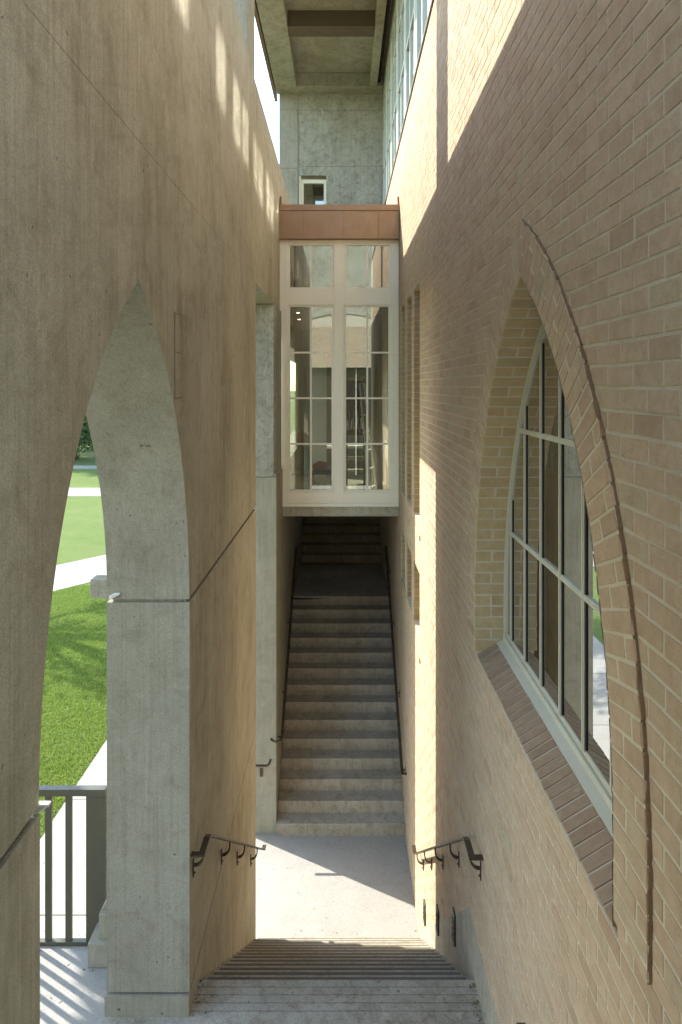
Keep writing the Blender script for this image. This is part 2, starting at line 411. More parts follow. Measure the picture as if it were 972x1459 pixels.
for p_ in wb.data.polygons:                          # greyer tone on jambs and soffits paints in cooler sky light
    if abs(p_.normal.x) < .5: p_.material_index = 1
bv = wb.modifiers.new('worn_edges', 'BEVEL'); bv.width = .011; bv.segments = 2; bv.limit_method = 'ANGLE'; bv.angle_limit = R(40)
# far jamb is the same pour, its grey is painted-in sky light
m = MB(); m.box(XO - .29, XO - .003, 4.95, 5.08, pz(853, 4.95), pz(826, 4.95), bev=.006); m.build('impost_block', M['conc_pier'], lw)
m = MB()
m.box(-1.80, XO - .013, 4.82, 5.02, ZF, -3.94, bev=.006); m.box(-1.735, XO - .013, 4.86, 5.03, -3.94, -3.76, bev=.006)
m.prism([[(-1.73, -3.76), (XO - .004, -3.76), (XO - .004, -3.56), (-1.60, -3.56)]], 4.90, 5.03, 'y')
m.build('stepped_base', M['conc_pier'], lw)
m = MB()
for (px_, py_, Yq) in ((157, 853, 4.44), (161, 851, 4.44), (46, 1160, 2.24), (50, 1158, 2.24)):
    cx, cz = max(pxx(px_, Yq), -1.52), pz(py_, Yq)
    for j in range(4):
        m.box(cx - .010 + .012 * (j % 2), cx + .012 + .01 * j, Yq + .008, Yq + .03, cz - .006 + .006 * j, cz + .004 + .006 * j, bev=.003)
m.build('sealant_crumb', M['sealant'], lw)
m = MB(); m.box(XL - .01, XL + .0010, 4.07, 4.265, -.075, .44); m.build('patch_outline', flat('joint_dirt', (.20, .165, .12), .9), lw)
m = MB(); m.box(XL - .01, XL + .0032, 4.078, 4.257, -.069, .20); m.box(XL - .01, XL + .0032, 4.078, 4.257, .206, .434); m.build('patch', M['conc_wall'], lw)
# column standing on the wall top
m = MB(); m.box(-1.22, XL - .003, 7.22, 7.80, 3.55, ZCOL, bev=.008)
tag(m.build('concrete_column', M['conc_pier']), 'short square concrete column standing on top of the left wall', 'column')

# pier and stair wall on the left beyond the street opening
pw = empty('concrete_pier', (-1.2, 10.0, ZL)); tag(pw, 'pale grey concrete pier beside the foot of the rising flight', 'pier')
m = MB()
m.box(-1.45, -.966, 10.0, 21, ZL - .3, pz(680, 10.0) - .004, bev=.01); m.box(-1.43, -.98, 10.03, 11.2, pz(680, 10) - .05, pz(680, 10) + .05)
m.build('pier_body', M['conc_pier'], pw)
m = MB(); m.box(-1.45, -1.004, 10.012, 11.0, pz(680, 10.0) + .004, 1.204, bev=.01); m.box(-1.10, -.985, 10.1, 11.0, pz(680, 10.0) + .004, 1.2); m.build('weathered_face', M['conc_back'], pw)

# ------------------------------------------------------------------ right brick wall
WN, WF, WZ = 2.28, 4.656, -1.50
WR = WF - WN; BW = .255; ZS = -6.55 + 61 * .077           # band width, sill underside
ZA = WZ + math.sqrt((WR + BW) ** 2 - (WR / 2) ** 2)
CH, BL, JT = .077, .205, .0095
ZB = ZL - .10 * 0                              # course grid origin
def zc(z): return ZB + round((z - ZB) / CH) * CH
SLOTS = []
for ya, yb in ((8.11, 8.78), (9.07, 9.74), (10.03, 10.70)):
    SLOTS.append((ya, yb, zc(-1.62), zc(1.23))); SLOTS.append((ya, yb, zc(-2.98), zc(-2.22)))
for zz in (pz(776, 8.0), pz(950, 8.0)):
    SLOTS.append((8.02, 8.14, zc(zz), zc(zz) + CH * 1)); 
ZBD = ZS + CH
def obstacles(z):
    out = []
    if ZS <= z < ZBD - .004: return [(WN, WF)]
    if ZS <= z <= ZA + .001:
        if z < WZ: out.append((WN - BW, WF + BW))
        else:
            s = math.sqrt(max(0, (WR + BW) ** 2 - (z - WZ) ** 2)); a_, b_ = WF - s, WN + s
            out.append((min(a_, b_), max(a_, b_)) if a_ < b_ else ((a_ + b_) / 2, (a_ + b_) / 2))
    return out
rw = empty('brick_wall', (1.1, 6, ZL)); tag(rw, 'tall tan brick wall with a pointed window recess and narrow slots', 'wall')

def brick(mb, fr, q, mi, d0=-.004, d1=.0026, bv=.004, jit=.0022, tone=None):
    """q: four (u,v) corners counter-clockwise; fr = (O,U,V,N)"""
    O, U, Vv, Nn = fr
    t = random.betavariate(2, 2) if tone is None else tone
    if random.random() < .03 and tone is None: t = random.choice((0.06, .97))
    cu = sum(p[0] for p in q) / 4; cv = sum(p[1] for p in q) / 4
    dd_ = d1 + random.uniform(-.0009, .0009); tl = random.uniform(-.0004, .0004)
    o_, i_ = [], []
    for p in q:
        pu, pv = p[0] + random.uniform(-jit, jit), p[1] + random.uniform(-jit, jit) * 1.3
        L = math.hypot(pu - cu, pv - cv) + 1e-6
        b_ = min(bv * 1.5, L * .4)
        o_.append(O + U * pu + Vv * pv + Nn * d0)
        i_.append(O + U * (pu + (cu - pu) / L * b_) + Vv * (pv + (cv - pv) / L * b_) + Nn * (dd_ + (tl if pu > cu else -tl)))
    mb.raw(o_ + i_, [(4, 5, 6, 7), (0, 1, 5, 4), (1, 2, 6, 5), (2, 3, 7, 6), (3, 0, 4, 7)], mi, t)

m = MB()
YWR = .3; ZTOP = 3.86
# window opening outline (arch on jambs) and mortar body with holes
wo = [(WN, ZS)] + arch_pts(WN, WF, WZ, WR) + [(WF, ZS)]
holes = [wo] + [[(a_, z0), (b_, z0), (b_, z1), (a_, z1)] for a_, b_, z0, z1 in SLOTS]
m.prism([[(YWR, ZL - .4), (21, ZL - .4), (21, ZTOP), (YWR, ZTOP)]] + holes, XR, XR + .33)
m.box(XR + .334, XR + .40, 7.9, 11, -3.2, 1.5)                     # closes the backs of the slots
# bricks of the face
fr = (Vector((XR, 0, 0)), Vector((0, 1, 0)), Vector((0, 0, 1)), Vector((-1, 0, 0)))
nc = int((ZTOP - ZB) / CH)
for c_ in range(nc):
    z0, z1 = ZB + c_ * CH + JT / 2, ZB + (c_ + 1) * CH - JT / 2; zm = (z0 + z1) / 2
    ob0, ob1 = obstacles(z0), obstacles(z1); obs = []
    if ob0 or ob1:
        p = ob0[0] if ob0 else ob1[0]; q = ob1[0] if ob1 else ((p[0] + p[1]) / 2,) * 2
        obs.append((p[0], p[1], q[0], q[1]))
    for a_, b_, s0, s1 in SLOTS:
        if s0 < zm < s1: obs.append((a_, b_, a_, b_))
    obs.sort()
    segs = []; cur = (1.70, 1.70)
    for p in obs:
        segs.append((cur[0], cur[1], p[0], p[2])); cur = (p[1], p[3])
    segs.append((cur[0], cur[1], 14.2, 14.2))
    off = (c_ % 2) * BL / 2 + random.uniform(-.006, .006)
    for l0, l1, r0, r1 in segs:
        i = int((min(l0, l1) - off) / BL) - 1
        while True:
            hj = random.uniform(.0012, .0034); a_, b_ = off + i * BL + hj, off + (i + 1) * BL - hj; i += 1
            if a_ > max(r0, r1): break
            wob = random.uniform(-.004, .004)
            q = [(max(a_, l0 + JT / 2) + wob * 0, z0), (min(b_, r0 - JT / 2), z0), (min(b_, r1 - JT / 2), z1), (max(a_, l1 + JT / 2), z1)]
            if q[1][0] - q[0][0] < .012 and q[2][0] - q[3][0] < .012: continue
            if q[1][0] < q[0][0]: q[1] = (q[0][0] + .001, z0)
            if q[2][0] < q[3][0]: q[2] = (q[3][0] + .001, z1)
            brick(m, fr, q, 1)
# slot reveals: far cheeks face the camera, and the sloping sills
for a_, b_, s0, s1 in SLOTS:
    f2 = (Vector((XR, b_, 0)), Vector((1, 0, 0)), Vector((0, 0, 1)), Vector((0, -1, 0)))
    c0, c1 = int(round((s0 - ZB) / CH)), int(round((s1 - ZB) / CH))
    for c_ in range(c0, c1):
        z0, z1 = ZB + c_ * CH + JT / 2, ZB + (c_ + 1) * CH - JT / 2
        cuts = [0, .10, .205, .31] if c_ % 2 else [0, .205, .31]
        for u0, u1 in zip(cuts, cuts[1:]): brick(m, f2, [(u0 + JT / 2, z0), (u1 - JT / 2, z0), (u1 - JT / 2, z1), (u0 + JT / 2, z1)], 2)
# window reveal: course by course round the arch, one long brick then two short
def reveal(center, sgn):
    aa = math.acos((WR / 2) / WR); L = aa * WR; k = int(L / CH)
    for i in range(k + 1):
        t0, t1 = (i * CH + JT / 2) / WR, min(aa, ((i + 1) * CH - JT / 2) / WR)
        if t1 - t0 < .006: continue
        tm = (t0 + t1) / 2
        P = Vector((XR - .022, center + sgn * WR * math.cos(tm), WZ + WR * math.sin(tm)))
        V_ = Vector((0, -sgn * math.sin(tm), math.cos(tm))); N_ = Vector((0, -sgn * math.cos(tm), -math.sin(tm)))
        hh_ = (t1 - t0) * WR / 2; cuts = [0, .22] if i % 2 else [0, .115, .22]
        for u0, u1 in zip(cuts, cuts[1:]):
            brick(m, (P, Vector((1, 0, 0)), V_, N_), [(u0 + JT * .3, -hh_), (u1 - JT / 2, -hh_), (u1 - JT / 2, hh_), (u0 + JT * .3, hh_)], 2)
reveal(WN, 1); reveal(WF, -1)
for yj, sg in ((WF, -1), (WN, 1)):
    z = WZ - CH; i = 1
    while z > ZS - .02:
        cuts = [0, .22] if i % 2 == 0 else [0, .115, .22]
        for u0, u1 in zip(cuts, cuts[1:]):
            brick(m, (Vector((XR - .022, yj, 0)), Vector((1, 0, 0)), Vector((0, 0, 1)), Vector((0, sg, 0))),
                  [(u0 + JT * .3, z + JT / 2), (u1 - JT / 2, z + JT / 2), (u1 - JT / 2, z + CH - JT / 2), (u0 + JT * .3, z + CH - JT / 2)], 2)
        z -= CH; i += 1
rb = m.build('wall_body', [M['mortar'], M['brick'], M['brick_reveal']], rw)
# proud band of long bricks round the window
m = MB(); PB = .015
inn = [(WN, ZBD)] + arch_pts(WN, WF, WZ, WR, 26) + [(WF, ZBD)]
cn_, cf_ = WF, WN
mid = (WN + WF) / 2; ro = WR + BW; ao = math.acos((WR / 2) / ro)
outp = [(WN - BW, ZBD)] + [(WF - ro * math.cos(ao * i / 26), WZ + ro * math.sin(ao * i / 26)) for i in range(27)] + \
       [(WN + ro * math.cos(ao * i / 26), WZ + ro * math.sin(ao * i / 26)) for i in range(25, -1, -1)] + [(WF + BW, ZBD)]
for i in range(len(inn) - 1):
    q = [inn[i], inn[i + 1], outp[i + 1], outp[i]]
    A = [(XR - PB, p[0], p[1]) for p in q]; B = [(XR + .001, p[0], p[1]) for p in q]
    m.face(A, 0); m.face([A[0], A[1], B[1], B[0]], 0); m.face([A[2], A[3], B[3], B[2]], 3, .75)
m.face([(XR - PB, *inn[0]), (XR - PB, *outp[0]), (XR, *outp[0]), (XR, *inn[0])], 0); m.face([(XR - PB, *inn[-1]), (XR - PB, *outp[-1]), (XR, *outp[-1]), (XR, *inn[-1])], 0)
fb = (Vector((XR - PB, 0, 0)), Vector((0, 1, 0)), Vector((0, 0, 1)), Vector((-1, 0, 0)))
def bandrow(pa, pb, qa, qb, i, edge_n):
    """pa,pb inner edge bottom/top, qa,qb outer edge bottom/top; the outer ends wander a little, as laid"""
    cuts = [0, 1] if i % 3 == 0 else ([0, .42, 1] if i % 3 == 1 else [0, .72, 1])
    o0, o1 = random.uniform(-.014, .022), random.uniform(-.014, .022)
    L = lambda a_, b_, u: (a_[0] + (b_[0] - a_[0]) * u, a_[1] + (b_[1] - a_[1]) * u)
    ea, eb_ = L(pa, qa, 1 + o0), L(pb, qb, 1 + o1)
    for u0, u1 in zip(cuts, cuts[1:]):
        e = JT / 2 / BW
        brick(m, fb, [L(pa, ea, u0 + e), L(pa, ea, u1 - (e if u1 < 1 else 0)), L(pb, eb_, u1 - (e if u1 < 1 else 0)), L(pb, eb_, u0 + e)], 1)
    d = Vector((0, eb_[0] - ea[0], eb_[1] - ea[1])); Lh = d.length
    if Lh > .01:
        w_ = random.uniform(-.003, .004); v_ = random.uniform(-.003, .004)
        brick(m, (Vector((XR - PB, ea[0], ea[1])), Vector((1, 0, 0)), d.normalized(), Vector((0, *edge_n))), [(.001 + w_, .002), (PB + .002, .002), (PB + .002, Lh - .002), (.001 + v_, Lh - .002)], 3)
i = 0
for sg, cc in ((-1, WF), (1, WN)):
    # radial courses; both halves meet on the centre line
    L = ao * (WR + BW / 2); kk = int(L / CH)
    for j in range(kk + 1):
        t0, t1 = (j * CH + JT / 2) / (WR + BW / 2), ((j + 1) * CH - JT / 2) / (WR + BW / 2)
        def pt(r_, t):
            y = cc + sg * r_ * math.cos(t); z = WZ + r_ * math.sin(t)
            if sg * (y - mid) < 0:                   # clip at the centre line
                tt = math.acos(min(1, (WR / 2) / r_)); y = mid; z = WZ + r_ * math.sin(tt)
            return (y, z)
        if t0 > ao: break
        bandrow(pt(WR, t0), pt(WR, t1), pt(ro, t0), pt(ro, t1), j, (sg * math.cos(t0), math.sin(t0)))
    z = WZ - CH; j = 1
    while z > ZBD - CH + .012:
        ya, yb = (WN, WN - BW) if sg < 0 else (WF, WF + BW); zl = max(z, ZBD)
        bandrow((ya, zl + JT / 2), (ya, z + CH - JT / 2), (yb, zl + JT / 2), (yb, z + CH - JT / 2), j, (sg, 0)); z -= CH; j += 1
m.build('arch_band', [M['mortar'], M['brick'], M['brick_reveal'], brick_mat('dark_brick_edge', [(p, (c[0] * .52, c[1] * .44, c[2] * .35)) for p, c in BR])], rw)  # outer edge of the band takes a darker, browner brick colour
# brick-on-edge sloping sill
m = MB(); sx0, sx1, sz0, sz1 = XR - .002, 1.05, -1.835, -1.755
m.prism([[(sx0 + .003, -1.85), (1.16, -1.85), (1.16, sz1 + .012), (sx1, sz1 - .0005), (sx0 + .004, sz0 - .0005)]], WN - .012, WF + .004, 'y')
y = WN - .03; i = 0
while y < WF - .01:
    U_ = Vector((sx1 - sx0, 0, sz1 - sz0)); LU = U_.length; U_.normalize(); Nn_ = Vector((-U_.z, 0, U_.x))
    y1 = min(y + CH, WF - .003)
    brick(m, (Vector((sx0, 0, sz0)), U_, Vector((0, 1, 0)), Nn_), [(0, y + JT / 2), (LU, y + JT / 2), (LU, y1 - JT / 2), (0, y1 - JT / 2)], 1)
    y += CH; i += 1
m.build('brick_sill', [flat('sill_mortar', (.36, .30, .235), .9), M['brick_sill']], rw)
# smooth rendered foot of the wall following the flight
m = MB()
zt = -3.76
m.prism([[(.35, ZF - .2), (Y0, ZF - .2), (YE + .1, ZL - .2), (YE + .1, ZL + .28), (YE - .1, ZL + .34), (Y0 + .2, zt), (.35, zt)]], XR - .004, XR + .02)
m.build('rendered_foot', concrete('cement_render', (.42, .37, .29), (.34, .30, .235), (.6, .58, .55), .5, 2.5, None, .7), rw)

# ------------------------------------------------------------------ arched window
win = empty('arched_window', (1.12, mid, -1.75)); tag(win, 'pointed sage-framed window of many panes set in the brick recess', 'window')
FX0, FX1 = 1.098, 1.15
def ring(mb, o0, o1, zb, x0, x1):
    def outline(off): return [(WN + off, zb)] + arch_pts(WN + off, WF - off, WZ, WR - off, 26) + [(WF - off, zb)]
    a_, b_ = outline(o0), outline(o1)
    for i in range(len(a_) - 1):
        q = [a_[i], a_[i + 1], b_[i + 1], b_[i]]
        A = [(x0, *p) for p in q]; B = [(x1, *p) for p in q]
        mb.face(A); mb.face(B[::-1]); mb.face([A[0], A[1], B[1], B[0]]); mb.face([A[2], A[3], B[3], B[2]])
m = MB(); ring(m, .003, .045, -1.70, FX0, FX1); ring(m, .045, .060, -1.66, FX0 + .005, FX1 - .01)
m.box(FX0 - .005, FX1, WN + .004, WF - .004, -1.752, -1.695, bev=.004); m.box(FX0 + .012, FX1 - .01, WN + .045, WF - .045, -1.695, -1.665)
m.build('frame', M['sage'], win)
m = MB(); m.prism([[(1.052, -1.762), (1.12, -1.762), (1.12, -1.725), (FX0 - .004, -1.728), (1.052, -1.748)]], WN + .004, WF - .004, 'y'); m.build('sill_board', M['sage'], win)
def ztop(y, off=.05):
    s = WR - off
    return WZ + math.sqrt(max(0, s * s - ((WF - off + 0) - off * 0 - y if False else ((WN + off + s) - y if y < mid else y - (WF - off - s))) ** 2))
m = MB()
for yk in [mid + .335 * j for j in (-3, -2, -1, 0, 1, 2, 3)]:
    wv = .017 if yk != mid else .017
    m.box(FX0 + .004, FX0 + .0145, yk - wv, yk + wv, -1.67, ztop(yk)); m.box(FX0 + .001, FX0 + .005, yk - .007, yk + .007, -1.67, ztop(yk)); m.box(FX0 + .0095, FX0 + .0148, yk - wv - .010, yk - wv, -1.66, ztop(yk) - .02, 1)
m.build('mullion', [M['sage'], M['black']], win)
m = MB()
for zk in (-.965, -.277, .05 + .33):
    h_ = WR - .05; s = math.sqrt(h_ ** 2 - (zk - WZ) ** 2) if zk > WZ else h_
    yn_, yf_ = WN + .05 + h_ - s, WF - .05 - h_ + s
    if yf_ - yn_ > .1: m.box(FX0 + .0035, FX0 + .0143, yn_, yf_, zk - .014, zk + .014); m.box(FX0 + .0005, FX0 + .004, yn_, yf_, zk - .006, zk + .006)
m.build('transom', M['sage'], win)
m = MB(); m.prism([[(WN + .03, -1.69)] + arch_pts(WN + .03, WF - .03, WZ, WR - .03) + [(WF - .03, -1.69)]], FX0 + .015, FX0 + .021); m.build('pane', M['glass_arch'], win)
# dim room behind it
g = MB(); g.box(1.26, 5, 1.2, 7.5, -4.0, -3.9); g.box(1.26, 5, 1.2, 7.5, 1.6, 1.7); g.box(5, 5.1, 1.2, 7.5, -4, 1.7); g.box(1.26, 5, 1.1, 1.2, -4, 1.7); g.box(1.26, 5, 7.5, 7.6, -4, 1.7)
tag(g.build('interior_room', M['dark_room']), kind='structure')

# ------------------------------------------------------------------ clerestory on top of the brick wall
c0 = None
def clerestory():
    e = empty('clerestory_window', (XR, 0, ZTOP)); P = 1.42
    m = MB()
    m.box(XR - .005, XR + .12, .07, .18, ZTOP + .03, 7.05); m.box(XR + .003, XR + .12, .0, .07, ZTOP + .03, 7.05); m.box(XR + .003, XR + .12, .18, .25, ZTOP + .03, 7.05); m.box(XR + .004, XR + .12, .25, P, ZTOP + .03, ZTOP + .06); m.box(XR + .004, XR + .12, .25, P, 6.55, 7.05)
    m.build('frame', M['clere'], e)
    m = MB()
    for yk, wv in ((.30, .018), (.82, .018), (.87, .018), (1.40, .018)): m.box(XR + .006, XR + .05, yk - wv, yk + wv, ZTOP + .06, 6.88)
    m.build('mullion', M['clere'], e)
    m = MB()
    for zk in (4.90, 5.90): m.box(XR + .008, XR + .049, .252, P, zk - .03, zk + .03)
    m.build('transom', M['clere'], e)
    m = MB(); m.box(XR + .050, XR + .056, .25, P, ZTOP + .05, 6.95); m.build('pane', M['glass_clere'], e)
    m = MB(); m.box(XR - .022, XR + .13, 0, P, ZTOP + .001, ZTOP + .03); m.build('sill_flashing', M['steel_brown'], e)
    return e
def copytree(o, parent=None):
    c = o.copy(); COL.objects.link(c)
    if parent: c.parent = parent; c.matrix_parent_inverse = o.matrix_parent_inverse.copy()
    for ch in o.children: copytree(ch, c)
    return c
names = ['eighth', 'seventh', 'sixth', 'fifth', 'fourth', 'third', 'second', 'first']
proto = clerestory()
for i in range(10):
    e = proto if i == 0 else copytree(proto)
    e.location = (XR, 1.43 + 1.42 * i, ZTOP)
    lab = 'tall pale green clerestory window above the sunlit brick, directly against the mottled back wall' if i == 9 else 'tall pale green clerestory window above the sunlit brick, %s in line from the back wall' % ['tenth', 'ninth', 'eighth', 'seventh', 'sixth', 'fifth', 'fourth', 'third', 'second'][i]
    tag(e, lab, 'window', 'clerestory windows along the brick wall')
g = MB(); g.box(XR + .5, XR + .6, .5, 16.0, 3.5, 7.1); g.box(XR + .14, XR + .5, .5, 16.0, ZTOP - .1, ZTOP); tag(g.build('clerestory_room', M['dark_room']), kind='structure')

# ------------------------------------------------------------------ roof over the passage
rf = empty('roof_canopy', (-.2, 8, 6.4)); tag(rf, 'concrete roof with coffered soffit high over the passage', 'roof')
YR0 = 5.8; K = 1.12; ZR = 5.97 * K; YBW = 14 * K
m = MB(); m.box(-1.36 * K, 1.4, YR0, YBW + .4, ZR + .33, ZR + .56); m.build('slab', M['conc_roof'], rf)
m = MB(); m.box(-1.34 * K, -.915 * K, YR0, YBW - .4, ZR, ZR + .33, bev=.01); m.build('beam', M['conc_roof'], rf)
m = MB(); m.box(.545 * K, .69 * K, YR0, YBW - .4, ZR, ZR + .33, bev=.01); m.build('beam', M['conc_roof'], rf)
m = MB(); m.box(-1.34 * K, XR - .01, YBW - .4, YBW, ZR + .015, ZR + .33, bev=.01); m.build('beam', M['conc_roof'], rf)
for ya in (7.2, 11.38 * K):
    m = MB(); m.box(-.914 * K, .544 * K, ya, ya + .34 * K, ZR + .03, ZR + .33); m.build('cross_beam', M['steel_brown'], rf)
m = MB(); m.box(-1.42 * K, -1.362 * K, YR0, YBW + .4, ZR + .01, ZR + .6); m.build('fascia', M['fascia'], rf)
m = MB(); m.tube([(.82, YR0, ZR + .14), (.82, YBW - .4, ZR + .14)], .035); m.build('pipe', M['black'], rf)
m = MB(); m.tube([(.69 * K, 12, ZR + .14), (.915, 12, ZR + .14)], .03); m.build('pipe', M['black'], rf)

# ------------------------------------------------------------------ mottled back wall
bw = empty('back_wall', (-.2, YBW + .1, 2)); tag(bw, 'mottled grey concrete end wall above the copper edge of the bay', 'wall')
hx0, hx1, hz0, hz1 = pxx(426, YBW), pxx(465, YBW), 3.3, pz(250, YBW)
m = MB(); m.prism([[(pxx(425, YBW), 2.5), (XR + .1, 2.5), (XR + .1, pz(237, YBW) - .003), (pxx(425, YBW), pz(237, YBW) - .003)], [(hx0, hz0), (hx1, hz0), (hx1, hz1), (hx0, hz1)]], YBW, YBW + .35, 'y')
m.box(pxx(425, YBW), XR + .1, YBW, YBW + .35, pz(237, YBW) + .003, pz(157, YBW) - .003); m.box(pxx(425, YBW), XR + .1, YBW - .005, YBW + .35, pz(157, YBW) + .003, ZR + .3); m.box(-1.2, XR + .1, YBW + .03, YBW + .3, hz1 + .02, ZR)
m.build('wall_body', M['conc_back'], bw)
m = MB(); m.box(pxx(398, YBW), pxx(425, YBW) - .006, YBW - .015, YBW + .35, pz(240, YBW) + .003, pz(157, YBW) - .004); m.box(pxx(398, YBW), pxx(425, YBW) - .006, YBW - .015, YBW + .35, 2.2, pz(240, YBW) - .004); m.box(pxx(398, YBW), pxx(425, YBW) - .006, YBW - .01, YBW + .35, pz(157, YBW) + .004, ZR + .3)
m.build('pilaster', M['conc_pier'], bw)
sw = empty('small_window', ((hx0 + hx1) / 2, YBW + .15, hz0)); tag(sw, 'small cream framed window in the mottled back wall', 'window')
m = MB(); m.box(hx0 + .04, hx0 + .10, YBW + .12, YBW + .2, hz0, hz1 - .06); m.box(hx1 - .06, hx1 - .004, YBW + .12, YBW + .2, hz0, hz1 - .06); m.box(hx0 + .10, hx1 - .06, YBW + .12, YBW + .2, hz1 - .14, hz1 - .06); m.box(hx0, hx0 + .04, YBW + .03, YBW + .3, hz0, hz1)
m.build('frame', M['cream'], sw)
m = MB(); m.box(hx0 + .09, hx1 - .05, YBW + .16, YBW + .166, hz0, hz1 - .13); m.build('pane', M['glass'], sw)
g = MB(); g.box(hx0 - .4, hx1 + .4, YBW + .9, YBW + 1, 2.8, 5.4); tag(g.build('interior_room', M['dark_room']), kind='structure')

# ------------------------------------------------------------------ glazed bay over the stair
YB = 11.04; S = F / YB
bx = lambda x: (x - 488) / S
bz = lambda y: (550 - y) / S
bay = empty('glazed_bay', (-.05, YB, bz(735))); tag(bay, 'cream timber glazed bay with copper edge bridging over the stair', 'bay window')
m = MB()
XS = [398.5, 410.5, 475.5, 490.5, 556.5, 568.6]; ZSx = [(718.5, 699), (434, 411), (348, 340)]
for a_, b_ in ((398.5, 410), (476, 490), (557, 568.3)): m.box(bx(a_), bx(b_), YB, YB + .12, bz(718), bz(340), bev=.004)
for a_, b_ in ((410, 476), (490, 557)):
    for y1_, y0_ in ((718, 700.5), (434.5, 411.5), (347, 340)): m.box(bx(a_), bx(b_), YB + .004, YB + .12, bz(y1_), bz(y0_), bev=.003)
m.box(bx(399.5), bx(568), YB - .035, YB + .02, bz(721.5), bz(717.5), bev=.004)
m.box(bx(394), bx(399), YB + .02, YB + .1, bz(718), bz(340))
m.build('frame', M['cream'], bay)
def sash(x0, x1, y0, y1, rows):
    f = MB(); e = 2.4
    for q in ((x0, x0 + e, y0, y1), (x1 - e, x1, y0, y1), (x0 + e, x1 - e, y0, y0 + e), (x0 + e, x1 - e, y1 - e, y1)):
        f.box(bx(q[0]), bx(q[1]), YB + .020, YB + .075, bz(q[3]), bz(q[2]), bev=.003)
    for q in ((x0 + e, x0 + e + .9, y0 + e, y1 - e), (x1 - e - .9, x1 - e, y0 + e, y1 - e)):
        f.box(bx(q[0]), bx(q[1]), YB + .032, YB + .07, bz(q[3]), bz(q[2]))
    so_ = f.build('sash', M['cream'], bay)
    f = MB(); xm = (x0 + x1) / 2
    f.box(bx(xm - 1.3), bx(xm + 1.3), YB + .028, YB + .07, bz(y1 - e), bz(y0 + e))
    for k_ in range(1, rows):
        yk = y0 + e + (y1 - y0 - 2 * e) * k_ / rows
        for xa, xb in ((x0 + e, xm - 1.3), (xm + 1.3, x1 - e)): f.box(bx(xa), bx(xb), YB + .030, YB + .069, bz(yk + 1.2), bz(yk - 1.2))
    f.build('glazing_bar', M['cream'], so_)
    f = MB(); f.box(bx(x0 + 1), bx(x1 - 1), YB + .048, YB + .054, bz(y1 - 1), bz(y0 + 1)); f.build('pane', M['glass'], so_)
sash(410, 476, 347, 411.5, 1); sash(490, 557, 347, 411.5, 1); sash(410, 476, 434.5, 700.5, 4); sash(490, 557, 434.5, 700.5, 4)
m = MB(); yc = 10.93; q = F / yc
cx = lambda x: (x - 488) / q
cz = lambda y: (550 - y) / q
m.box(cx(394.5), XR - .01, yc, yc + .3, cz(336.5), cz(300), bev=.004); m.box(cx(394), XR - .006, yc - .018, yc + .3, cz(300), cz(291.5), bev=.005); m.box(cx(394), XR - .006, yc - .012, yc + .25, cz(340), cz(336), bev=.004)
m.box(cx(394), XR - .006, yc + .3, 15.66, cz(300) , cz(293))
ce = m.build('copper_edge', M['copper'], bay)
for xs in (-.62, .02, .58):
    m = MB(); m.box(xs - .002, xs + .002, yc - .003, yc + .01, cz(335.5), cz(300.5)); m.build('seam', M['fascia'], ce)
for xa, xb in ((XR - .03, XR - .006), (XL - .008, XL + .016)):
    m = MB(); m.prism([[(yc + .02, cz(291.5)), (yc + .5, cz(291.5)), (yc + .1, cz(291.5) + .16)]], xa, xb); m.build('flashing_upstand', M['fascia'], bay)
m = MB(); m.box(-1.02, XR - .004, YB - .02, 16.0, bz(735.5), bz(721.8), bev=.008); m.build('floor_slab', M['conc_roof'], bay)
# room of the bay
g = MB()
g.box(-1.0, XR, 16, 16.1, -2, 2.6); g.box(-1.0, XR, YB + .13, 16, 1.32, 1.42); g.box(-1.0, XR, YB + .30, YB + .36, 1.42, 2.36); g.box(-1.0, XR, YB + .13, 16, 2.36, 2.42); g.box(XR - .06, XR - .005, YB + .13, 16, bz(721), 2.36)
g.box(-1.03, -.985, YB + .13, 12.2, bz(721), 2.36); g.box(-1.03, -.985, 15.0, 16, bz(721), 2.36); g.box(-1.03, -.985, 12.2, 15.0, .5, 2.36)
tag(g.build('interior_room', M['plaster']), kind='structure')
g = MB(); g.box(-1.45, XR, 16.12, 19.2, -1.6, -1.4); tag(g.build('stair_light_cover', M['conc_roof']), kind='structure')  # unseen cover, its length set to limit sky light on the stairs
fz = bz(721.8)
m = MB(); m.tube([(.60, 12.6, fz), (.60, 12.6, 1.325)], .13, 24); tag(m.build('round_column', M['plaster'], smooth=True), 'smooth round beige column inside the right half of the bay', 'column')
for x_, y_, lb in ((bx(424.5) * 1.10, 12.2, 'small glowing downlight in the bay ceiling, farther left'), (bx(426.5) * 1.22, 13.4, 'small glowing downlight in the bay ceiling, nearer the middle')):
    e = empty('downlight', (x_, y_, 1.32)); tag(e, lb, 'downlight', 'downlights in the bay ceiling')
    m = MB(); m.tube([(x_, y_, 1.318), (x_, y_, 1.308)], .04, 16); m.build('trim_ring', M['white'], e)
    m = MB(); m.tube([(x_, y_, 1.307), (x_, y_, 1.302)], .026, 16); m.build('lens', M['lamp'], e)
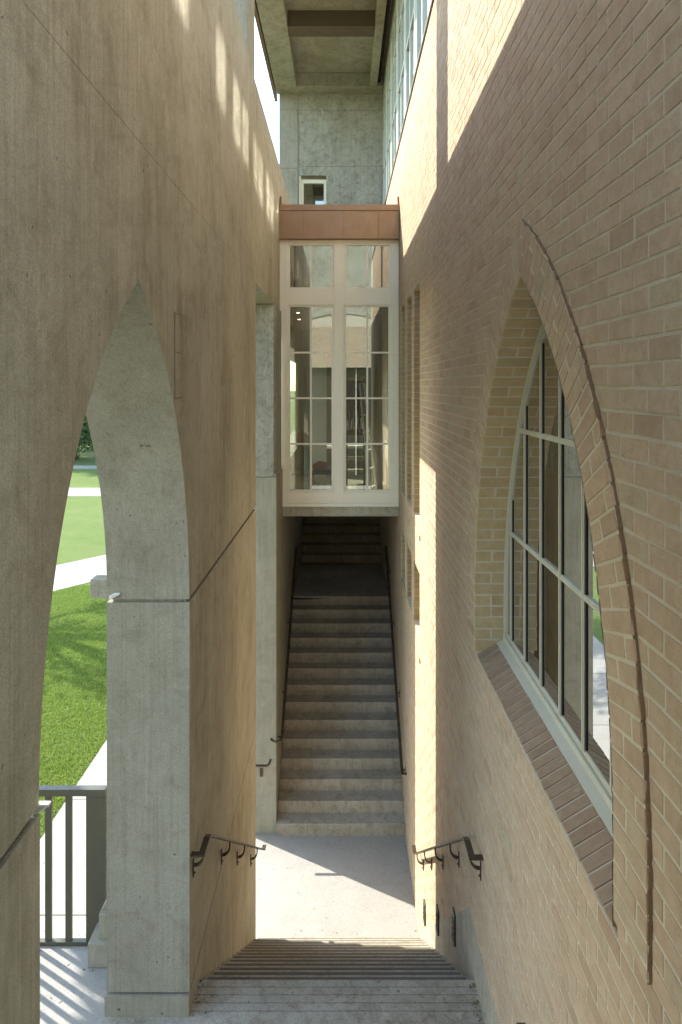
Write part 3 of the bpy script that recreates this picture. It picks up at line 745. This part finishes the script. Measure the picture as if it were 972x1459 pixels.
# things inside: long white table, ladder, chair, cloths, dark canvas
t = empty('work_table', (0, 13.6, fz)); tag(t, 'long pale table with shelves crossing the bay behind the glass', 'table')
m = MB(); m.box(-.62, .50, 13.2, 13.9, fz + .74, fz + .79, bev=.006); m.build('table_top', M['white'], t)
for zz in (.25, .5):
    m = MB(); m.box(-.02, .46, 13.24, 13.8, fz + zz, fz + zz + .03); m.build('shelf', M['plaster'], t)
for xx, yy_ in ((-.58, 13.25), (-.58, 13.85), (.46, 13.25), (.46, 13.85)):
    m = MB(); m.box(xx - .02, xx + .02, yy_ - .02, yy_ + .02, fz, fz + .74); m.build('leg', M['white'], t)
t = empty('stepladder', (.45, 12.3, fz)); tag(t, 'tall pale stepladder leaning beside the round column in the bay', 'ladder')
for xo in (0, .22):
    m = MB(); m.sweep([(.50 + xo * .5, 11.75 + xo, fz), (.30 + xo * .4, 12.1 + xo, fz + 2.0)], (1, 0, 0), .035, .05); m.build('rail', M['white'], t)
for j in range(6):
    u = .1 + j * .155; xx = .50 - .2 * u; yy_ = 11.75 + .35 * u
    m = MB(); m.sweep([(xx, yy_, fz + 2 * u), (xx + .11 - .022 * u, yy_ + .22, fz + 2 * u)], (0, 0, 1), .025, .06); m.build('rung', M['white'], t)
t = empty('stacking_chair', (-.6, 11.9, fz)); tag(t, 'green shell chair with bright wire legs at the left of the bay', 'chair')
m = MB(); m.box(-.87, -.55, 11.62, 12.0, fz + .42, fz + .46, bev=.015); m.build('seat', M['green_cloth'], t)
m = MB(); m.prism([[(-.85, fz + .40), (-.60, fz + .40), (-.56, fz + .70), (-.62, fz + .92), (-.78, fz + .90), (-.86, fz + .75)]], 12.0, 12.06, 'y'); m.build('backrest', M['green_cloth'], t)
for xx, yy_ in ((-.85, 11.66), (-.57, 11.66), (-.85, 12.0), (-.57, 12.0)):
    m = MB(); m.tube([(xx, yy_, fz + .42), (xx + .03, yy_ - .04, fz)], .011, 8); m.build('leg', M['chrome'], t)
t = empty('wire_chair', (-.3, 11.9, fz)); tag(t, 'chrome wire chair frame under the coral folder near the glass', 'chair')
m = MB(); m.box(-.52, -.18, 11.62, 12.0, fz + .44, fz + .475, bev=.012); m.build('seat', M['blue_cloth'], t)
for xx in (-.5, -.2):
    m = MB(); m.tube([(xx, 11.64, fz + .01), (xx, 11.64, fz + .30), (xx + .01, 11.68, fz + .43), (xx, 11.98, fz + .43), (xx, 12.0, fz + .01)], .011, 8); m.build('leg', M['chrome'], t)
m = MB()
for j in range(4): m.tube([(-.5 + .1 * j, 11.64, fz + .32), (-.48 + .1 * j, 11.62, fz + .12)], .006, 6)
m.build('wire_grille', M['chrome'], t)
m = MB(); m.prism([[(-.50, fz + .50), (-.22, fz + .56), (-.24, fz + .62), (-.40, fz + .66), (-.52, fz + .58)]], 11.8, 11.84, 'y'); tag(m.build('folder', M['red_paper']), 'coral red folder propped on the chair by the glass', 'folder')
m = MB(); m.box(-.50, -.2, 11.66, 11.95, fz + .476, fz + .54, bev=.025); tag(m.build('folded_cloth', M['blue_cloth']), 'dark blue folded cloth lying on the wire chair seat', 'cloth')
m = MB(); m.prism([[(-.80, fz + .92), (-.62, fz + .94), (-.60, fz + 1.08), (-.70, fz + 1.16), (-.80, fz + 1.10)]], 12.03, 12.10, 'y'); tag(m.build('draped_cloth', M['orange']), 'rust coloured cloth hung over the green chair back', 'cloth')
t = empty('painted_reflection', (.2, 12.5, fz)); tag(t, 'dark brown canvas with white strokes, added to imitate a tree reflection behind the right panes', 'backdrop')  # added board, its dark face and strokes paint in a reflected tree
m = MB(); m.box(.06, .42, 12.48, 12.53, fz + 1.05, fz + 2.05, bev=.004); m.build('board', M['brown_dark'], t)
m = MB()
for j in range(11):
    xa = .08 + j * .028 + random.uniform(-.008, .008); za = fz + 1.10 + .015 * (j % 4) + random.uniform(0, .06); h_ = random.uniform(.16, .38)
    m.prism([[(xa, za), (xa + .012, za), (xa + .022 - .02 * (j % 3), za + h_), (xa - .004, za + h_ * .8)]], 12.474, 12.479, 'y')
m.build('reflection_streak', M['white'], t)
for xx in (.08, .40):
    m = MB(); m.sweep([(xx, 12.56, fz), (xx, 12.56, fz + 2.1)], (1, 0, 0), .03, .03); m.build('leg', M['brown_dark'], t)
# tall pale panel behind
m = MB(); m.box(-.60, -.30, 12.9, 12.98, fz, fz + 2.6)
for j in range(12): m.box(-.602, -.298, 12.885, 12.9, fz + .2 * j + .01, fz + .2 * j + .19, bev=.005)
tag(m.build('slatted_screen', M['white']), 'pale slatted screen standing behind the left panes of the bay', 'screen')

# ------------------------------------------------------------------ handrails
def bracket(parent, x, y, z, side, rail_drop=.0):
    """curved arm from under the rail back to a plate on the wall; side = +1 when the wall lies at +x"""
    wx = (XR if side > 0 else XL) - side * .004
    a_ = MB(); pts = []
    x1_ = x; 
    for j in range(9):
        t_ = math.pi / 2 * j / 8
        pts.append((x1_ + side * (abs(wx - x1_) - .01) * (1 - math.cos(t_)), y, z - .03 - .085 * math.sin(t_)))
    a_.sweep([(x, y, z)] + pts, (0, 1, 0), .026, .012)
    b_ = a_.build('bracket', M['bronze'], parent)
    a_ = MB(); a_.box(min(wx, wx - side * .008), max(wx, wx - side * .008), y - .011, y + .011, z - .19, z - .07)
    a_.tube([(wx, y, z - .165), (wx - side * .016, y, z - .165)], .007, 8)
    a_.build('wall_plate', M['bronze'], b_)
def handrail(label, side, x, path, brs, end_turn=True):
    e = empty('handrail', (x, path[0][0], path[0][1])); tag(e, label, 'handrail')
    m = MB(); m.sweep([(x, y_, z_) for y_, z_ in path], (1, 0, 0), .042, .013)
    wx = XR if side > 0 else XL
    y_, z_ = path[0]
    if end_turn: m.box(min(x, wx - side * .004), max(x, wx - side * .004), y_ - .005, y_ + .037, z_ - .0062, z_ + .0062)
    m.build('rail_bar', M['bronze'], e)
    for y_ in brs:
        for (ya, za), (yb, zb) in zip(path, path[1:]):
            if ya <= y_ <= yb: bracket(e, x, y_, za + (zb - za) * (y_ - ya) / (yb - ya), side)
    return e
sl_ = -RI / T1
hl = handrail('bronze handrail on the concrete wall beside the descending flight', -1, -.925, [(4.48, -3.085), (4.66, -3.085), (4.72, -3.105), (7.95, -5.40), (8.02, -5.44), (8.10, -5.45)], (4.56, 5.62, 6.46, 7.41))
handrail('bronze handrail on the brick wall beside the descending flight', 1, .842, [(4.43, -3.07), (4.61, -3.07), (4.67, -3.09), (7.85, -5.38), (7.92, -5.42), (8.05, -5.42)], (4.51, 5.35, 6.2, 7.0, 7.7))
handrail('short end of a bronze handrail low on the near brick', 1, .842, [(2.4, -3.0), (3.16, -3.0), (3.22, -3.01)], (2.6,))
su = RI / T2
def uz(y): return ZL + RI + (y - YU) * su + .95
handrail('dark handrail up the left side of the rising flight', -1, -.905, [(10.2, uz(10.2)), (13.34, uz(13.34)), (13.44, uz(13.34) + .01)], (10.9, 12.0, 13.0))
handrail('dark handrail up the brick side of the rising flight', 1, .855, [(9.70, uz(9.85) - .03), (9.85, uz(9.85)), (13.34, uz(13.34)), (13.44, uz(13.34) + .01)], (9.9, 10.9, 12.0, 13.0))
e = empty('wall_rail', (-1.25, 9.97, -5.4)); tag(e, 'short dark rail end on the front of the grey pier', 'handrail')
m = MB(); m.sweep([(-1.6, 9.90, pz(1091, 9.9)), (-1.09, 9.90, pz(1091, 9.9))], (0, 1, 0), .042, .014); m.sweep([(-1.09, 9.88, pz(1090, 9.9)), (-1.06, 9.90, pz(1088, 9.9)), (-1.05, 9.99, pz(1087, 9.9))], (0, 0, 1), .014, .03); m.build('rail_bar', M['bronze'], e)
m = MB(); m.box(-1.21, -1.165, 9.988, 10.0, pz(1106, 10), pz(1094, 10)); m.tube([(-1.187, 9.99, pz(1101, 10)), (-1.187, 9.975, pz(1101, 10))], .01); m.build('wall_plate', M['bronze'], e)
e = empty('wall_rail', (-.97, 9.97, -5.2)); tag(e, 'curved rail end turning round the corner of the grey pier', 'handrail')
m = MB(); m.sweep([(-1.04, 9.985, pz(1054, 9.95)), (-1.03, 9.95, pz(1055.5, 9.93)), (-.97, 9.93, pz(1057, 9.93)), (-.915, 9.96, pz(1056, 9.95)), (-.905, 10.2, uz(10.2))], (0, 0, 1), .014, .03); m.build('rail_bar', M['bronze'], e)

# louvred step lights in the foot of the brick wall
for i, (y_, z0, z1, lb) in enumerate(((5.55, -4.52, -4.27, 'slim step light plate in shade, nearest on the brick wall'), (6.50, -5.20, -4.97, 'slim step light plate at the edge of the sun strip'), (7.54, -5.93, -5.70, 'slim step light plate fully inside the sun strip'))):
    e = empty('step_light', (XR, y_, z0)); tag(e, lb, 'step light', 'step lights low on the brick wall')
    m = MB(); m.box(XR - .022, XR, y_ - .05, y_ + .05, z0, z1, bev=.004); m.build('face_plate', M['rail_paint'], e)
    m = MB()
    for j in range(4): m.box(XR - .026, XR - .0221, y_ - .035, y_ + .035, z0 + .03 + .05 * j, z0 + .05 + .05 * j)
    m.build('louvre', M['black'], e)

# ------------------------------------------------------------------ guard railing on the terrace edge
YG = 5.03; q = F / YG
gx = lambda x: (x - 488) / q
gz = lambda y: (550 - y) / q
e = empty('guard_railing', (-2, YG, ZF)); tag(e, 'olive grey steel guard railing at the terrace edge beyond the arch', 'railing')
m = MB(); m.box(-6.9, gx(152), YG - .03, YG + .03, gz(1131.5), gz(1122), bev=.003); m.build('top_rail', M['rail_paint'], e)
m = MB(); m.box(-6.9, gx(126), YG - .02, YG + .02, gz(1346), gz(1339.5), bev=.003); m.build('bottom_rail', M['rail_paint'], e)
m = MB(); m.box(gx(123.5), gx(151.7), YG - .012, YG + .012, ZF + .005, gz(1131.5)); m.build('end_plate', M['rail_paint'], e)
for j in range(30):
    xa = gx(93.8) - j * .1495
    m = MB(); m.box(xa, xa + .048, YG - .008, YG + .008, gz(1339.5), gz(1131.5)); m.build('bar', M['rail_paint'], e)

# ------------------------------------------------------------------ sunlit brick block behind the photographer (seen in the glass)
be = empty('brick_building', (0, -9, ZF)); tag(be, 'sunlit brick block mirrored in the glazing of the bay', 'building')
m = MB(); arc = [(2.4 - 4.8 * j / 16, 2.75 + .55 * math.sin(math.pi * j / 16)) for j in range(17)]
m.prism([[(-9, .85), (9, .85), (9, 2.75)] + arc + [(-9, 2.75)]], -13, -9, 'y')
fr = (Vector((0, -9, 0)), Vector((1, 0, 0)), Vector((0, 0, 1)), Vector((0, 1, 0)))
for c_ in range(24):
    z0 = .87 + c_ * CH
    for j in range(22):
        a_ = -2.3 + j * BL + (c_ % 2) * BL / 2
        brick(m, fr, [(a_ + .004, z0 + .004), (a_ + BL - .004, z0 + .004), (a_ + BL - .004, z0 + CH - .004), (a_ + .004, z0 + CH - .004)], 1)
m.build('wall_body', [M['mortar'], M['brick']], be)
m = MB(); m.prism([[(-9, 7), (9, 7), (9, 2.755)] + [(p[0], p[1] + .005) for p in arc] + [(-9, 2.755)]], -13, -8.95, 'y'); m.build('upper_wall', M['conc_roof'], be)
m = MB(); m.box(-9, 9, -13, -9.3, -7, .845); m.build('dark_base', M['bronze'], be)  # added dark block that keeps the lower part of the reflection dark
for j in range(12):
    m = MB(); m.box(-6 + j * 1.1, -5.94 + j * 1.1, -9.3, -9.22, -4.1, .84); m.build('post', M['sage'], be)

# ------------------------------------------------------------------ leaf litter blown into the corners
g = MB(); rl = random.Random(5)
def scrap(x, y, z):
    a_ = rl.uniform(0, 6.28); s_ = rl.uniform(.005, .015); u = Vector((math.cos(a_), math.sin(a_), rl.uniform(-.2, .3))) * s_; v = Vector((-math.sin(a_), math.cos(a_), rl.uniform(-.3, .3))) * s_ * .5
    p = Vector((x, y, z + .006)); g.face([p - u, p + v, p + u, p - v], 0, rl.random())
for j in range(70): scrap(XR - .01 - abs(rl.gauss(0, .03)), rl.uniform(3.9, 4.7), ZF)
for j in range(18): scrap(XR - .01 - abs(rl.gauss(0, .05)), rl.uniform(8.0, 9.9), ZL)
for j in range(14): scrap(rl.uniform(-.9, .9), YU - .01 - abs(rl.gauss(0, .04)), ZL)
for j in range(7): scrap(rl.uniform(-.9, .9), rl.uniform(8.1, 9.8), ZL)
for j in range(12): scrap(XL + .01 + abs(rl.gauss(0, .04)), rl.uniform(4.45, 4.72), ZF)
for j in range(50):
    k_ = rl.randrange(1, 13); scrap(rl.choice((XL + .03, XR - .03)) + rl.gauss(0, .015), Y0 + (k_ - .9) * T1, ZF - k_ * RI)
tag(g.build('leaf_litter', brick_mat('dry_leaf', [(0, (.10, .07, .04)), (1, (.26, .19, .10))]), recalc=False), 'scattered dry brown leaf bits in the floor corners', 'leaf litter', kind='stuff')

# ------------------------------------------------------------------ trees
def tree(name, loc, h, r, seed, label, nleaf=9000, ls=.13, low=.25):
    rg = random.Random(seed); X, Y, Z = loc
    e = empty(name, loc); tag(e, label, 'tree', 'trees round the lawn')
    m = MB(); m.tube([(X, Y, Z - .1), (X + .1, Y, Z + h * .2), (X - .1, Y + .1, Z + h * .45), (X, Y, Z + h * .8)], h * .035, 10, r1=h * .008)
    tips = []
    for j in range(14):
        t_ = rg.uniform(low, .7); an_ = rg.uniform(0, 6.28); L = r * rg.uniform(.5, .95)
        p0 = Vector((X, Y, Z + h * t_)); p2 = p0 + Vector((math.cos(an_) * L, math.sin(an_) * L, h * rg.uniform(.05, .28))); p1 = (p0 + p2) / 2 + Vector((0, 0, -.03 * h))
        m.tube([p0, p1, p2], h * .012, 6, r1=h * .003); tips += [p2, p1 * .4 + p2 * .6]
    m.build('trunk', M['bark'], e)
    for j in range(26):
        an_ = rg.uniform(0, 6.28); L = r * math.sqrt(rg.random()); zz = rg.uniform(low, 1)
        L *= math.sqrt(max(.1, 1 - ((zz - .5) / .6) ** 2)); tips.append(Vector((X + math.cos(an_) * L, Y + math.sin(an_) * L, Z + h * zz)))
    rn = np.random.default_rng(seed); n = nleaf
    T = np.array([tuple(t_) for t_ in tips]); ci = rn.integers(0, len(T), n); cs = r * (.14 + .16 * rn.random(len(T)))
    d = rn.normal(size=(n, 3)); d /= np.linalg.norm(d, axis=1)[:, None]; P = T[ci] + d * (cs[ci] * rn.random(n) ** .5)[:, None]
    a_ = rn.normal(size=(n, 3)); a_ /= np.linalg.norm(a_, axis=1)[:, None]; b_ = np.cross(a_, rn.normal(size=(n, 3))); b_ /= np.linalg.norm(b_, axis=1)[:, None]
    s_ = (ls * (.6 + .8 * rn.random(n)))[:, None]
    V = np.stack([P - a_ * s_, P + b_ * s_ * .5, P + a_ * s_, P - b_ * s_ * .5], 1).reshape(-1, 3)
    me = bpy.data.meshes.new('crown'); me.from_pydata(V.tolist(), [], np.arange(n * 4).reshape(-1, 4).tolist())
    at = me.attributes.new('tone', 'FLOAT', 'FACE'); at.data.foreach_set('value', np.clip(rn.random(n) * .6 + .4 * rn.random(len(T))[ci], 0, 1).astype(np.float32))
    me.materials.append(M['leaf']); o = bpy.data.objects.new('crown', me); COL.objects.link(o); o.parent = e; o.matrix_parent_inverse = e.matrix_basis.inverted()
    return e
tree('oak_tree', (-24.5, 62, ZL), 12, 7.0, 1, 'leafy oak across the road, seen in the top of the arch opening', 42000, .17, .05)
tree('oak_tree', (-33, 70, ZL), 14, 8, 2, 'leafy oak beyond the road, mostly hidden by the arch edge', 16000, .22, .05)
tree('oak_tree', (-15, 72, ZL), 14, 8, 4, 'leafy oak beyond the road, behind the concrete jamb', 16000, .22, .05)
tree('oak_tree', (-14.2, 21.8, ZL), 8.5, 3.0, 3, 'near oak that throws dappled shade on the lawn', 5000, .10, .5)
tree('oak_tree', (-6.9, 7.1, ZL), 12.6, 2.3, 8, 'unseen dense oak added by the terrace to block sun through the arch', 30000, .12, .55)  # added out of view to keep sun off the near brick
